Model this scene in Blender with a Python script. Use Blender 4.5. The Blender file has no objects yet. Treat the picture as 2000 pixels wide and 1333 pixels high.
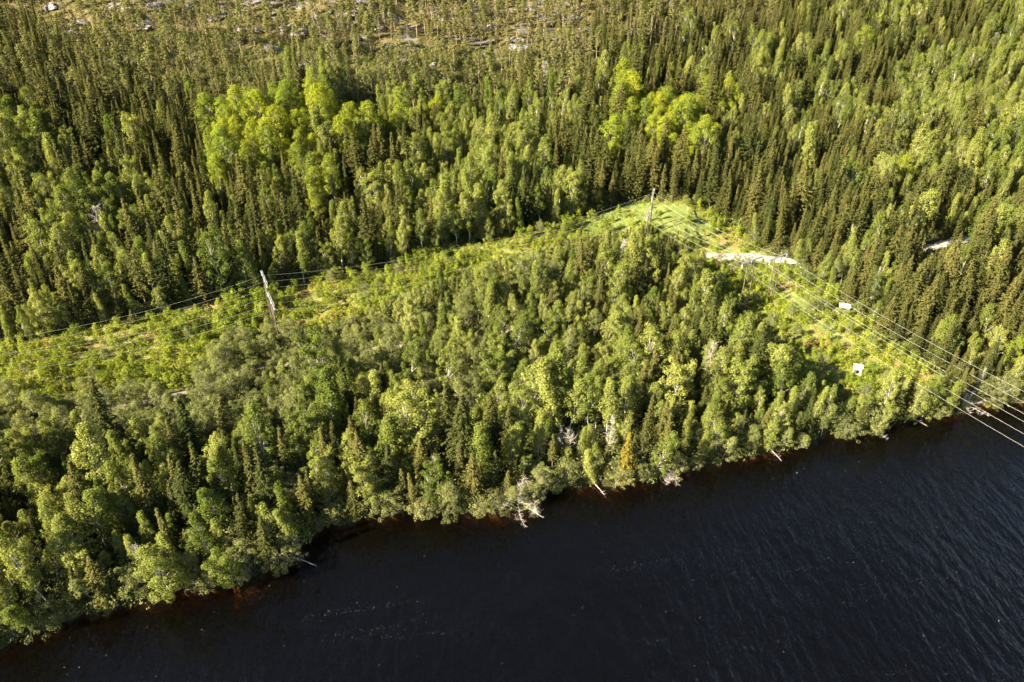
import bpy, math, random
import numpy as np
from mathutils import Vector, Matrix

random.seed(7)
RNG = np.random.default_rng(7)
R = math.radians
scene = bpy.context.scene
COL = scene.collection

# ------------------------------------------------------------------ camera, world, sun, exposure
CAM_H, PITCH, FPX = 105.0, 33.0, 1550.0          # metres, degrees below level, focal length in photo pixels
PW, PH = 2000.0, 1333.0
cam_d = bpy.data.cameras.new('camera')
cam_d.sensor_width = 36.0
cam_d.lens = FPX / PW * 36.0
cam_d.clip_end = 5000.0
cam = bpy.data.objects.new('camera', cam_d)
COL.objects.link(cam)
cam.location = (0, 0, CAM_H)
cam.rotation_euler = (R(90 - PITCH), 0, 0)
scene.camera = cam

SUN_EL = 32.0
SUN_TRAVEL = (0.885, 0.465)                       # light travels to the right and away
EXPOSURE = 2.85
world = bpy.data.worlds.new("World")
scene.world = world
world.use_nodes = True
wn = world.node_tree
bg = wn.nodes['Background']
sky = wn.nodes.new('ShaderNodeTexSky')
sky.sky_type = 'NISHITA'
sky.sun_disc = False
sky.sun_elevation = R(SUN_EL)
sky.sun_rotation = math.atan2(-SUN_TRAVEL[0], -SUN_TRAVEL[1])
wn.links.new(sky.outputs[0], bg.inputs[0])
bg.inputs[1].default_value = 0.04
sun_d = bpy.data.lights.new('sun', 'SUN')
sun_d.energy = 5.0
sun_d.angle = R(0.5)
sun_d.color = (1.0, 0.885, 0.64)
sun = bpy.data.objects.new('sun', sun_d)
COL.objects.link(sun)
L = Vector((SUN_TRAVEL[0], SUN_TRAVEL[1], -math.tan(R(SUN_EL)))).normalized()
sun.rotation_euler = L.to_track_quat('-Z', 'Y').to_euler()
sun.location = (-200, 0, 300)
scene.view_settings.view_transform = 'Standard'
scene.view_settings.look = 'None'
scene.view_settings.exposure = EXPOSURE
scene.view_settings.gamma = 1.0
scene.cycles.max_bounces = 6
scene.cycles.diffuse_bounces = 2
scene.cycles.glossy_bounces = 2
scene.cycles.transmission_bounces = 3
scene.cycles.transparent_max_bounces = 6
scene.cycles.volume_bounces = 0

# ------------------------------------------------------------------ terrain
CP, SP = math.cos(R(PITCH)), math.sin(R(PITCH))

def ray(u, v):
    x = (u - PW / 2) / FPX
    y = -(v - PH / 2) / FPX
    return np.array([x, CP + y * SP, -SP + y * CP])

def project(p):
    p = np.atleast_2d(p)
    x, y, z = p[:, 0], p[:, 1], p[:, 2] - CAM_H
    depth = y * CP - z * SP
    up = y * SP + z * CP
    depth = np.maximum(depth, 1e-3)
    return PW / 2 + FPX * x / depth, PH / 2 - FPX * up / depth, depth

def flat_hit(u, v, z0=0.0):
    d = ray(u, v)
    t = (z0 - CAM_H) / d[2]
    return d * t + np.array([0, 0, CAM_H])

SHORE_PX = [(-150, 1322), (0, 1266), (120, 1218), (250, 1184), (340, 1160), (430, 1150), (500, 1122), (570, 1092), (588, 1062),
            (640, 1030), (760, 1006), (900, 1000), (960, 1003), (1035, 1000), (1075, 955), (1150, 948), (1230, 948),
            (1330, 922), (1420, 898), (1530, 880), (1590, 862), (1625, 846), (1690, 850), (1750, 822), (1800, 812),
            (1860, 814), (1900, 796), (2000, 785), (2100, 768)]
_sp = np.array([flat_hit(u, v)[:2] for u, v in SHORE_PX])
_sp = _sp[np.argsort(_sp[:, 0])]
k0 = 0.30
SHX = np.concatenate([[-900], _sp[:, 0], [900]])
SHY = np.concatenate([[_sp[0, 1] - (_sp[0, 0] + 900) * k0], _sp[:, 1], [_sp[-1, 1] + (900 - _sp[-1, 0]) * k0]])

def shore_d(x, y):
    return (y - np.interp(x, SHX, SHY) - 0.5 * np.sin(x * 0.9) - 0.35 * np.sin(x * 2.3 + 1)) * 0.95

SHALLOW = [(flat_hit(u_, v_)[0], w_, a_) for u_, v_, w_, a_ in ((545, 1115, 3.5, 1.0), (470, 1150, 2.5, .9), (270, 1190, 3, .55), (940, 1003, 4, .4), (1190, 950, 4, .8), (1760, 825, 5, .4), (1940, 795, 9, .35))]
_waves = []
_wr = np.random.default_rng(3)
for lam, amp in ((95, 1.6), (60, 1.1), (38, .7), (23, .42), (13, .22), (7, .1)):
    for _ in range(4):
        a = _wr.uniform(0, 2 * math.pi)
        _waves.append((math.cos(a) * 2 * math.pi / lam, math.sin(a) * 2 * math.pi / lam, _wr.uniform(0, 6.28), amp / 2))

def noise2(x, y, lo=0, hi=99):
    s = 0
    for i, (kx, ky, ph, am) in enumerate(_waves):
        if lo <= i < hi:
            s = s + am * np.sin(kx * x + ky * y + ph)
    return s

def sstep(a, b, t):
    t = np.clip((t - a) / (b - a), 0, 1)
    return t * t * (3 - 2 * t)

def height(x, y):
    x = np.asarray(x, float); y = np.asarray(y, float)
    d = shore_d(x, y)
    sh = 0
    for cxs, wds, am in SHALLOW:
        sh = sh + am * np.exp(-((x - cxs) / wds) ** 2)
    sl = 1.6 - 1.32 * np.clip(sh + .12 * np.sin(x * .55), 0, 1)
    bed = np.maximum(-7.0, d * sl + np.minimum(0, d + 3) * 0.35)
    bank = 1.4 * sstep(0, 3.0, d) + 0.2 * np.clip(d, 0, 2) + 0.055 * np.clip(d - 3, 0, 90)
    h = np.clip(d - 95, 0, None)
    hill = 0.24 * h * h / (h + 45.0)
    rough = noise2(x, y) * (0.15 + 0.85 * sstep(10, 60, d)) * sstep(-2, 12, d)
    # benches and knolls of bare rock far up the hill
    up = sstep(190, 260, d)
    ledge = up * (1.8 * np.tanh(2.2 * np.sin(0.11 * h + 1.2 * noise2(x, y, 0, 8))) + 0.8 * noise2(x, y, 8, 20))
    land = bank + hill + rough * 0.9 + ledge
    return np.where(d < 0, bed, np.maximum(land, 0.12 * np.clip(d, 0, 3)))

def ground_hit(u, v):
    """point of the terrain seen at a photo pixel"""
    d = ray(u, v)
    t = np.arange(80, 1200, 0.5)
    p = np.array([0, 0, CAM_H])[None] + d[None] * t[:, None]
    below = p[:, 2] < height(p[:, 0], p[:, 1])
    i = int(np.argmax(below)) if below.any() else len(t) - 1
    return p[i]

def inpoly(u, v, poly):
    u = np.asarray(u); v = np.asarray(v)
    c = np.zeros(u.shape, bool)
    n = len(poly)
    for i in range(n):
        x1, y1 = poly[i]; x2, y2 = poly[(i + 1) % n]
        if y1 == y2:
            continue
        cond = ((y1 > v) != (y2 > v)) & (u < (x2 - x1) * (v - y1) / (y2 - y1) + x1)
        c ^= cond
    return c

def world_poly(px):
    return [tuple(ground_hit(u, v)[:2]) for u, v in px]

# clearings of the power lines, traced on the ground and kept as plots of land
CLEAR_LEFT = world_poly([(-160, 730), (0, 688), (150, 652), (300, 612), (480, 572), (600, 555), (800, 512), (900, 482), (1000, 465),
                         (1100, 436), (1240, 397), (1300, 395), (1320, 430), (1280, 478), (1130, 500), (1030, 520), (930, 550),
                         (830, 580), (720, 625), (640, 650), (580, 650), (520, 655), (450, 660), (430, 700), (400, 740), (330, 770),
                         (200, 780), (80, 800), (-60, 820), (-200, 850)])
CLEAR_RIGHT = world_poly([(1270, 400), (1330, 395), (1440, 450), (1520, 512), (1620, 575), (1720, 655), (1820, 730), (1900, 775),
                          (2060, 800), (2060, 840), (1900, 815), (1830, 800), (1760, 790), (1720, 800), (1650, 775),
                          (1590, 740), (1530, 680), (1455, 610), (1400, 560), (1350, 505), (1280, 470)])
GRASSY = world_poly([(1130, 430), (1240, 397), (1330, 398), (1400, 450), (1340, 470), (1270, 460), (1180, 470), (1100, 465)])
ROAD_PX = [(-120, 880), (160, 812), (345, 772), (430, 745), (515, 718), (680, 690), (840, 672), (980, 650), (1100, 610), (1200, 560), (1290, 520), (1375, 500), (1440, 503),
           (1500, 508), (1600, 507), (1700, 500), (1790, 490), (1840, 481), (1930, 455), (2080, 430)]
ROAD = [ground_hit(u, v)[:2] for u, v in ROAD_PX]
ROAD_SPLIT = len([p for p in ROAD_PX if p[0] < 1300])
TRACK_PX = [(1300, 430), (1400, 478), (1470, 530), (1540, 580), (1590, 622), (1640, 665), (1700, 712), (1760, 745), (1840, 778), (1895, 790)]
TRACK = [ground_hit(u, v)[:2] for u, v in TRACK_PX]

def dist_path(x, y, path):
    best = np.full(np.shape(x), 1e9)
    for (ax, ay), (bx, by) in zip(path[:-1], path[1:]):
        dx, dy = bx - ax, by - ay
        t = np.clip(((x - ax) * dx + (y - ay) * dy) / (dx * dx + dy * dy), 0, 1)
        best = np.minimum(best, np.hypot(x - ax - t * dx, y - ay - t * dy))
    return best

# ------------------------------------------------------------------ materials
def mat(name):
    m = bpy.data.materials.new(name)
    m.use_nodes = True
    nt = m.node_tree
    nt.nodes.clear()
    out = nt.nodes.new('ShaderNodeOutputMaterial')
    return m, nt, out

def mixrgb(nt, fac, a, b, blend='MIX'):
    n = nt.nodes.new('ShaderNodeMix'); n.data_type = 'RGBA'; n.blend_type = blend
    for sock, val in ((n.inputs[0], fac), (n.inputs[6], a), (n.inputs[7], b)):
        if hasattr(val, 'is_linked') or isinstance(val, bpy.types.NodeSocket):
            nt.links.new(val, sock)
        elif isinstance(val, (int, float)):
            sock.default_value = val
        else:
            sock.default_value = (*val, 1)
    return n.outputs[2]

def math_n(nt, op, a, b=0.0, clamp=False):
    n = nt.nodes.new('ShaderNodeMath'); n.operation = op; n.use_clamp = clamp
    for sock, val in ((n.inputs[0], a), (n.inputs[1], b)):
        if isinstance(val, (int, float)):
            sock.default_value = val
        else:
            nt.links.new(val, sock)
    return n.outputs[0]

def foliage(name, c_dark, c_mid, c_light, transl=0.35, patch=0.0, patch_col=(0, 0, 0)):
    """leaves: colour differs from tree to tree and a little from leaf to leaf"""
    m, nt, out = mat(name)
    oi = nt.nodes.new('ShaderNodeObjectInfo')
    geo = nt.nodes.new('ShaderNodeNewGeometry')
    a = mixrgb(nt, oi.outputs['Random'], c_dark, c_light)
    b = mixrgb(nt, 0.3, a, c_mid)
    isl = math_n(nt, 'MULTIPLY', geo.outputs['Random Per Island'], 0.7)
    isl = math_n(nt, 'ADD', isl, 0.65)
    hsv = nt.nodes.new('ShaderNodeHueSaturation')
    nt.links.new(isl, hsv.inputs['Value'])
    nt.links.new(b, hsv.inputs['Color'])
    # stands differ in tone over tens of metres
    nz = nt.nodes.new('ShaderNodeTexNoise'); nz.inputs['Scale'].default_value = 0.022; nz.inputs['Detail'].default_value = 2
    nt.links.new(oi.outputs['Location'], nz.inputs['Vector'])
    hue = math_n(nt, 'MULTIPLY', nz.outputs[0], 0.035)
    hue = math_n(nt, 'ADD', hue, 0.480)
    nt.links.new(hue, hsv.inputs['Hue'])
    col = hsv.outputs[0]
    d = nt.nodes.new('ShaderNodeBsdfDiffuse')
    t = nt.nodes.new('ShaderNodeBsdfTranslucent')
    nt.links.new(col, d.inputs[0]); 
    tc = mixrgb(nt, 1.0, col, (1.35, 1.25, 0.55), 'MULTIPLY')
    nt.links.new(tc, t.inputs[0])
    mx = nt.nodes.new('ShaderNodeMixShader'); mx.inputs[0].default_value = transl
    nt.links.new(d.outputs[0], mx.inputs[1]); nt.links.new(t.outputs[0], mx.inputs[2])
    nt.links.new(mx.outputs[0], out.inputs[0])
    return m

def bark(name, c1, c2, scale=3.0):
    m, nt, out = mat(name)
    tc = nt.nodes.new('ShaderNodeTexCoord')
    mp = nt.nodes.new('ShaderNodeMapping'); mp.inputs['Scale'].default_value = (1, 1, 2.2)
    nt.links.new(tc.outputs['Object'], mp.inputs[0])
    nz = nt.nodes.new('ShaderNodeTexNoise'); nz.inputs['Scale'].default_value = scale; nz.inputs['Detail'].default_value = 3
    nt.links.new(mp.outputs[0], nz.inputs[0])
    f = math_n(nt, 'MULTIPLY', math_n(nt, 'SUBTRACT', nz.outputs[0], 0.45), 5.0, True)
    d = nt.nodes.new('ShaderNodeBsdfDiffuse')
    nt.links.new(mixrgb(nt, f, c1, c2), d.inputs[0])
    nt.links.new(d.outputs[0], out.inputs[0])
    return m

M = {}
M['spruce'] = foliage('spruce_needles', (0.024, 0.032, 0.011), (0.050, 0.055, 0.016), (0.100, 0.094, 0.028), 0.22)
M['cone'] = foliage('spruce_cones', (0.08, 0.055, 0.02), (0.10, 0.068, 0.025), (0.13, 0.085, 0.03), 0.1)
M['gold'] = foliage('golden_needles', (0.10, 0.095, 0.018), (0.13, 0.115, 0.02), (0.16, 0.13, 0.02), 0.3)
M['pine'] = foliage('pine_needles', (0.070, 0.080, 0.026), (0.105, 0.110, 0.036), (0.145, 0.140, 0.046), 0.28)
M['birch'] = foliage('birch_leaves', (0.056, 0.080, 0.016), (0.124, 0.148, 0.028), (0.215, 0.228, 0.060), 0.41)
M['aspen'] = foliage('aspen_leaves', (0.105, 0.145, 0.024), (0.155, 0.190, 0.024), (0.22, 0.235, 0.018), 0.42)
M['alder'] = foliage('alder_leaves', (0.085, 0.100, 0.032), (0.125, 0.140, 0.046), (0.175, 0.185, 0.068), 0.38)
M['shrub'] = foliage('shrub_leaves', (0.085, 0.120, 0.014), (0.155, 0.190, 0.022), (0.22, 0.25, 0.035), 0.42)
M['willow'] = foliage('willow_leaves', (0.070, 0.082, 0.028), (0.11, 0.12, 0.042), (0.155, 0.155, 0.062), 0.35)
M['heath'] = foliage('heath_sprigs', (0.09, 0.10, 0.02), (0.13, 0.12, 0.025), (0.20, 0.11, 0.045), 0.3)
M['fern'] = foliage('fern_fronds', (0.13, 0.17, 0.018), (0.185, 0.215, 0.025), (0.24, 0.25, 0.035), 0.4)
M['bark_spruce'] = bark('spruce_bark', (0.09, 0.065, 0.045), (0.16, 0.12, 0.09))
M['bark_birch'] = bark('birch_bark', (0.48, 0.45, 0.41), (0.10, 0.085, 0.07), 2.2)
M['bark_grey'] = bark('grey_bark', (0.26, 0.235, 0.20), (0.13, 0.115, 0.095))
M['bark_pine'] = bark('pine_bark', (0.26, 0.19, 0.13), (0.16, 0.12, 0.09))
M['bark_dead'] = bark('dead_wood', (0.27, 0.245, 0.22), (0.16, 0.14, 0.12))

# ------------------------------------------------------------------ mesh helpers
def mesh_from(name, verts, faces, mats, midx=None, smooth=False):
    me = bpy.data.meshes.new(name)
    me.from_pydata([tuple(v) for v in verts], [], faces)
    for m in mats:
        me.materials.append(m)
    if midx is not None:
        me.polygons.foreach_set('material_index', midx)
    if smooth:
        me.polygons.foreach_set('use_smooth', [True] * len(me.polygons))
    me.update()
    return me

class Geo:
    def __init__(s):
        s.v = []; s.f = []; s.n = 0; s.m = []
    def add(s, v, f, mi=0):
        v = np.asarray(v, float)
        s.v.append(v)
        s.f.extend([tuple(int(i) + s.n for i in q) for q in f])
        s.m.extend([mi] * len(f))
        s.n += len(v)
    def leaves(s, c, nrm, length, width, along=None, mi=0, rng=None):
        """rhombic leaf sprays; c centres, nrm normals, along = long direction"""
        rng = rng or RNG
        n = len(c)
        nrm = nrm / np.maximum(np.linalg.norm(nrm, axis=1, keepdims=True), 1e-6)
        if along is None:
            along = rng.normal(size=(n, 3))
        t = along - (along * nrm).sum(1, keepdims=True) * nrm
        t /= np.maximum(np.linalg.norm(t, axis=1, keepdims=True), 1e-6)
        b = np.cross(nrm, t)
        length = np.broadcast_to(length, (n,))[:, None]; width = np.broadcast_to(width, (n,))[:, None]
        bend = nrm * width * 0.18
        P = np.stack([c - t * length * .5, c + b * width * .5 + t * length * .08 - bend, c + t * length * .5, c - b * width * .5 + t * length * .08 - bend], 1)
        f = (np.arange(n)[:, None] * 4 + np.arange(4)[None])
        s.add(P.reshape(-1, 3), f.tolist(), mi)
    def tube(s, pts, rad, k=6, mi=0):
        pts = [np.asarray(p, float) for p in pts]
        n = len(pts)
        vs = []
        for i, p in enumerate(pts):
            d = pts[min(i + 1, n - 1)] - pts[max(i - 1, 0)]
            d = d / max(np.linalg.norm(d), 1e-9)
            a = np.cross(d, [0.0, 0, 1]) if abs(d[2]) < .9 else np.cross(d, [1.0, 0, 0])
            a /= np.linalg.norm(a); b = np.cross(d, a)
            r = rad[i]
            for j in range(k):
                th = 2 * math.pi * j / k
                vs.append(p + a * r * math.cos(th) + b * r * math.sin(th))
        f = []
        for i in range(n - 1):
            for j in range(k):
                j2 = (j + 1) % k
                f.append((i * k + j, i * k + j2, (i + 1) * k + j2, (i + 1) * k + j))
        f.append(tuple(range(k))[::-1]); f.append(tuple(range((n - 1) * k, n * k)))
        s.add(vs, f, mi)
    def box(s, c, half, axes=None, mi=0):
        c = np.asarray(c, float)
        ax = np.eye(3) if axes is None else np.asarray(axes, float)
        vs = [c + ax[0] * half[0] * i + ax[1] * half[1] * j + ax[2] * half[2] * k for i in (-1, 1) for j in (-1, 1) for k in (-1, 1)]
        s.add(vs, [(0, 1, 3, 2), (4, 6, 7, 5), (0, 4, 5, 1), (2, 3, 7, 6), (0, 2, 6, 4), (1, 5, 7, 3)], mi)
    def join(s, o, shift):
        s.f.extend([tuple(i + s.n for i in q) for q in o.f]); s.m.extend([m + shift for m in o.m])
        s.v.extend(o.v); s.n += o.n
    def mesh(s, name, mats, smooth=False):
        return mesh_from(name, np.concatenate(s.v), s.f, mats, s.m, smooth)

def trunk_pts(h, bend, rng, n=7, base=0.0):
    a = rng.uniform(0, 6.28)
    ts = np.linspace(0, 1, n)
    wob = np.cumsum(rng.normal(0, bend * .25, (n, 2)), 0)
    wob -= wob[0]
    return np.stack([wob[:, 0] + math.cos(a) * bend * ts ** 2 * 2, wob[:, 1] + math.sin(a) * bend * ts ** 2 * 2, ts * h], 1)

def at_h(pts, t):
    n = len(pts) - 1
    i = min(int(t * n), n - 1)
    return pts[i] + (pts[i + 1] - pts[i]) * (t * n - i)

def spruce(seed, h=16.0, rmax=1.9, sparse=0.0, low=0.05, needle='spruce'):
    rng = np.random.default_rng(seed)
    tp = trunk_pts(h, .12, rng)
    T = Geo(); T.tube([p - np.array([0, 0, .6 if i == 0 else 0]) for i, p in enumerate(tp)], [h * .011 * (1 - .93 * i / 6) for i in range(7)], 6)
    C = Geo()
    z = low * h
    cs, ns, al, le, wi = [], [], [], [], []
    side = rng.uniform(.68, 1.22, 6)
    wv = [(rng.uniform(3, 14), rng.uniform(0, 6.28)) for _ in range(3)]
    while z < h * .985:
        t = z / h
        prof = (1 - t) ** .8 * min(1, .45 + (t - low) * 4.5)
        r = max(.16, rmax * prof * (1 + .13 * sum(math.sin(a_ * t + b_) for a_, b_ in wv)))
        nb = max(4, int(5 + 4 * r / rmax + rng.integers(-1, 2)))
        a0 = rng.uniform(0, 6.28)
        p0 = at_h(tp, t)
        for j in range(nb):
            if rng.random() < sparse: continue
            a = a0 + 6.283 * j / nb + rng.normal(0, .2)
            ln = r * rng.uniform(.72, 1.18) * side[int(a / 6.283 * 6) % 6]
            droop = (.42 - .75 * max(0, t - .45)) * rng.uniform(.7, 1.3)
            dirh = np.array([math.cos(a), math.sin(a), 0])
            sd = np.array([-math.sin(a), math.cos(a), 0])
            k = max(2, int(ln / .33))
            zz = z + rng.normal(0, .1)
            for q in range(k):
                s = (q + .7) / k
                dz = -droop * ln * s + .28 * ln * s * s
                c = p0 * [1, 1, 0] + [0, 0, zz] + dirh * ln * s + np.array([0, 0, dz])
                slope = np.array([0, 0, -droop + .56 * s])
                cs.append(c + rng.normal(0, .05, 3)); ns.append(np.array([0, 0, 1.]) + dirh * .45 + rng.normal(0, .28, 3)); al.append(dirh + slope)
                le.append(.56 * rng.uniform(.7, 1.3)); wi.append(.21 * rng.uniform(.7, 1.4))
                for sg in (-1, 1):
                    o = sd * sg * .2 * (1.25 - s * .7) * min(1, ln)
                    cs.append(c + o + np.array([0, 0, -.06]) + rng.normal(0, .05, 3)); ns.append(np.array([0, 0, .9]) + sd * sg * .5 + dirh * .3 + rng.normal(0, .28, 3))
                    al.append(dirh * .8 + sd * sg * .8 + slope); le.append(.46 * rng.uniform(.7, 1.3)); wi.append(.17 * rng.uniform(.7, 1.4))
                if s > .4 and rng.random() < .6:   # hanging twigs
                    cs.append(c + np.array([0, 0, -.2])); ns.append(dirh + rng.normal(0, .3, 3)); al.append(np.array([0, 0, -1.])); le.append(.42); wi.append(.24)
        z += .46 * (1 - .40 * t) * rng.uniform(.85, 1.2)
    C.leaves(np.array(cs), np.array(ns), np.array(le), np.array(wi), np.array(al), 0, rng)
    # leader shoot and cones
    top = tp[-1]
    C.leaves(np.array([top + [0, 0, .15], top + [0, 0, .1]]), np.array([[1., 0, 0], [0, 1., 0]]), .8, .12, np.array([[0, 0, 1.], [0, 0, 1.]]), 0, rng)
    nc = int(rng.integers(15, 60))
    t = rng.uniform(.74, .96, nc); a = rng.uniform(0, 6.28, nc)
    r = rmax * (1 - t) ** .8 * .85
    cc = np.stack([np.cos(a) * r, np.sin(a) * r, t * h - .25], 1) + np.array([at_h(tp, q) * [1, 1, 0] for q in t])
    C.leaves(cc, np.stack([np.cos(a), np.sin(a), .3 * np.ones(nc)], 1), .3, .13, np.tile([0, 0, -1.], (nc, 1)), 1, rng)
    return C, [M[needle], M['cone']], T, [M['bark_spruce']], h

def clumpy(seed, h, rmax, zlo, nclump, per, leaf, crsz, mats, barkm, shape='ovoid', stems=1, trunk_r=.012, up=.6, lean=.2, flat=.8, droopy=0.0):
    rng = np.random.default_rng(seed)
    T = Geo(); C = Geo()
    stem_list = []
    for s in range(stems):
        tp = trunk_pts(h * (.92 if stems == 1 else rng.uniform(.72, .92)), lean, rng)
        if stems > 1:
            a = 6.283 * s / stems + rng.normal(0, .3)
            sp = rmax * rng.uniform(.35, .6)
            ts = np.linspace(0, 1, 7)[:, None]
            tp = tp + np.array([[math.cos(a), math.sin(a), 0]]) * sp * ts
        stem_list.append(tp)
        q = tp.copy(); q[0, 2] -= .6
        r0 = h * trunk_r * (1 if stems == 1 else .6)
        T.tube(q, [r0 * (1 - .85 * i / 6) for i in range(7)], 6 if stems == 1 else 5)
    for i in range(nclump):
        tp = stem_list[i % stems]
        t = zlo + (1 - zlo) * ((i + rng.random()) / nclump) ** .85
        if shape == 'ovoid':
            prof = math.sin(math.pi * min(1, max(0, (t - zlo) / (1 - zlo) * .80 + .17)) ** 1.0) ** .75
        elif shape == 'round':
            prof = math.sin(math.pi * min(1, max(0, (t - zlo) / (1 - zlo) * .78 + .2))) ** .55
        elif shape == 'dome':
            prof = math.sqrt(max(0, 1 - max(0, (t - .25) / .78) ** 2))
        else:
            prof = 1 - .8 * (t - zlo) / (1 - zlo)
        a = i * 2.399 + rng.normal(0, .4)
        rr = rmax * prof * math.sqrt(rng.uniform(.12, 1.0)) * (.8 if t > .9 else .95)
        base = at_h(tp, min(1, t * .92))
        c = np.array([base[0] + math.cos(a) * rr, base[1] + math.sin(a) * rr, t * h * .97])
        # limb from stem to clump
        if rr > .5 and rng.random() < .75:
            p0 = at_h(tp, max(0, min(1, t - .12 - rr / h * .4)))
            mid = (p0 + c) / 2 + [0, 0, .12 * rr]
            T.tube([p0, mid, c], [h * trunk_r * .32, h * trunk_r * .2, h * trunk_r * .06], 4)
        cr = crsz * rng.uniform(.65, 1.3)
        n = int(per * (cr / crsz) ** 1.5)
        u = rng.normal(size=(n, 3)); u /= np.linalg.norm(u, axis=1, keepdims=True)
        rad = rng.uniform(.35, 1.0, (n, 1)) ** .6
        off = u * rad * cr * np.array([1, 1, flat])
        if droopy:
            off[:, 2] -= droopy * rng.random(n) ** 1.5 * cr
        outward = np.array([math.cos(a), math.sin(a), 0]) * .35 * prof
        nrm = u + outward + np.array([0, 0, up]) + rng.normal(0, .38, (n, 3))
        C.leaves(c + off, nrm, leaf * rng.uniform(.5, 1.55, n), leaf * .7 * rng.uniform(.6, 1.4, n), None, 0, rng)
    return C, mats, T, [barkm], h

def pine(seed, h=13.0):
    rng = np.random.default_rng(seed)
    return clumpy(seed, h, rng.uniform(1.1, 1.7), rng.uniform(.2, .42), int(rng.integers(24, 36)), 40, .30, .60, [M['pine']], M['bark_pine'], 'ovoid', 1, .011, .5, .5, .5)

def dead(seed, h=9.0):
    rng = np.random.default_rng(seed)
    T = Geo(); C = Geo()
    tp = trunk_pts(h, .5, rng)
    q = tp.copy(); q[0, 2] -= .6
    T.tube(q, [.15 * (1 - .85 * i / 6) for i in range(7)], 6)
    for i in range(46):
        t = rng.uniform(.15, .98); a = rng.uniform(0, 6.28)
        ln = (1 - t) * 2.6 + .5
        ln *= rng.uniform(.6, 1.2)
        p = at_h(tp, t)
        d = np.array([math.cos(a), math.sin(a), rng.uniform(.0, .9)])
        pts = [p]
        for s in range(3):
            d = d + rng.normal(0, .25, 3)
            pts.append(pts[-1] + d / np.linalg.norm(d) * ln / 3)
        C.tube(pts, [.045, .035, .026, .014], 4)
        for s in (1, 2, 3):
            for _ in range(2):
                e = pts[s] + rng.normal(0, .35, 3) + d * .15
                C.tube([pts[s], (pts[s] + e) / 2 + rng.normal(0, .06, 3), e], [.022, .016, .01], 3)
    return C, [M['bark_dead']], T, [M['bark_dead']], h

def bare_bush(seed, h=5.0):
    rng = np.random.default_rng(seed)
    T = Geo(); C = Geo()
    for k in range(9):
        a = rng.uniform(0, 6.28); sp = rng.uniform(.3, 1.1)
        d = np.array([math.cos(a) * sp, math.sin(a) * sp, 1.0]); p = np.array([0, 0, -.3]); pts = [p]
        L_ = h * rng.uniform(.6, 1.0)
        for s in range(5):
            d = d / np.linalg.norm(d) + rng.normal(0, .18, 3)
            pts.append(pts[-1] + d / np.linalg.norm(d) * L_ / 5)
        T.tube(pts, [.075, .06, .05, .038, .026, .014], 5)
        for s in range(2, 6):
            for _ in range(7):
                e = pts[s] + (rng.normal(0, .5, 3) + [0, 0, .3]) * L_ * .2
                mid = (pts[s] + e) / 2 + rng.normal(0, .1, 3)
                C.tube([pts[s], mid, e], [.025, .018, .01], 3)
                e2 = mid + rng.normal(0, .3, 3)
                C.tube([mid, e2], [.016, .009], 3)
    return C, [M['bark_dead']], T, [M['bark_dead']], h

PROTO = {}
def reg(kind, builds, crown_name, trunk_name):
    lst = []
    for i, (C, cm, T, tm, h) in enumerate(builds):
        cme = C.mesh(kind + '_' + crown_name, cm); tme = T.mesh(kind + '_' + trunk_name, tm, True)
        J = Geo(); J.join(C, 0); J.join(T, len(cm))
        jme = J.mesh(kind + '_whole', cm + tm)
        lst.append((cme, tme, jme, h))
    PROTO[kind] = (lst, crown_name, trunk_name)

reg('spruce_tree', [spruce(s, 16, r, sp, lo) for s, r, sp, lo in ((11, 2.35, 0, .03), (12, 2.0, .05, .05), (13, 1.75, .15, .10), (14, 2.6, .05, .03), (15, 1.9, .05, .06), (16, 2.1, .25, .14), (17, 2.5, .3, .2), (18, 1.6, .1, .03), (19, 2.9, .12, .04))], 'crown', 'trunk')
reg('birch_tree', [clumpy(s, 13, r, lo, int(n * 1.5), 66, .245, .58, [M['birch']], M['bark_birch'], sh, st, .0085, .5, le, 1.15, .9)
                   for s, r, lo, n, sh, st, le in ((21, 2.1, .10, 52, 'ovoid', 1, .5), (22, 1.7, .14, 44, 'ovoid', 1, .7), (23, 2.6, .10, 62, 'ovoid', 2, .5), (24, 1.9, .30, 36, 'ovoid', 1, .9),
                                               (25, 2.2, .06, 56, 'cone', 1, .4), (26, 1.5, .12, 40, 'cone', 1, .6), (27, 2.4, .08, 56, 'cone', 3, .5), (28, 1.4, .35, 26, 'ovoid', 1, 1.1))], 'crown', 'trunk')
reg('aspen_tree', [clumpy(s, 15, r, lo, int(n * 1.3), 74, .27, .85, [M['aspen']], M['bark_grey'], 'round', 1, .010, .6, .4, .85)
                   for s, r, lo, n in ((31, 2.7, .32, 48), (32, 2.3, .4, 40), (33, 3.0, .3, 56))], 'crown', 'trunk')
reg('alder_tree', [clumpy(s, 8.5, r, lo, int(n * 1.5), 50, .19, .52, [M['alder']], M['bark_grey'], 'dome', st, .010, .6, .5, .9)
                   for s, r, lo, n, st in ((41, 2.0, .25, 40, 3), (42, 1.6, .35, 32, 2), (43, 2.3, .2, 46, 4), (44, 1.2, .5, 24, 1))], 'crown', 'trunk')
reg('pine_tree', [pine(s, h) for s, h in ((51, 13), (52, 12), (53, 14), (54, 10), (55, 12))], 'crown', 'trunk')
reg('birch_shrub', [clumpy(s, 2.6, r, .1, int(n * 1.2), 44, .17, .40, [M['shrub']], M['bark_grey'], sh, st, .012, .6, .1, .9)
                    for s, r, n, st, sh in ((61, 1.0, 16, 3, 'dome'), (62, .75, 13, 2, 'cone'), (63, 1.25, 20, 4, 'dome'), (64, .6, 12, 1, 'cone'))], 'leaves', 'stems')
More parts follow.
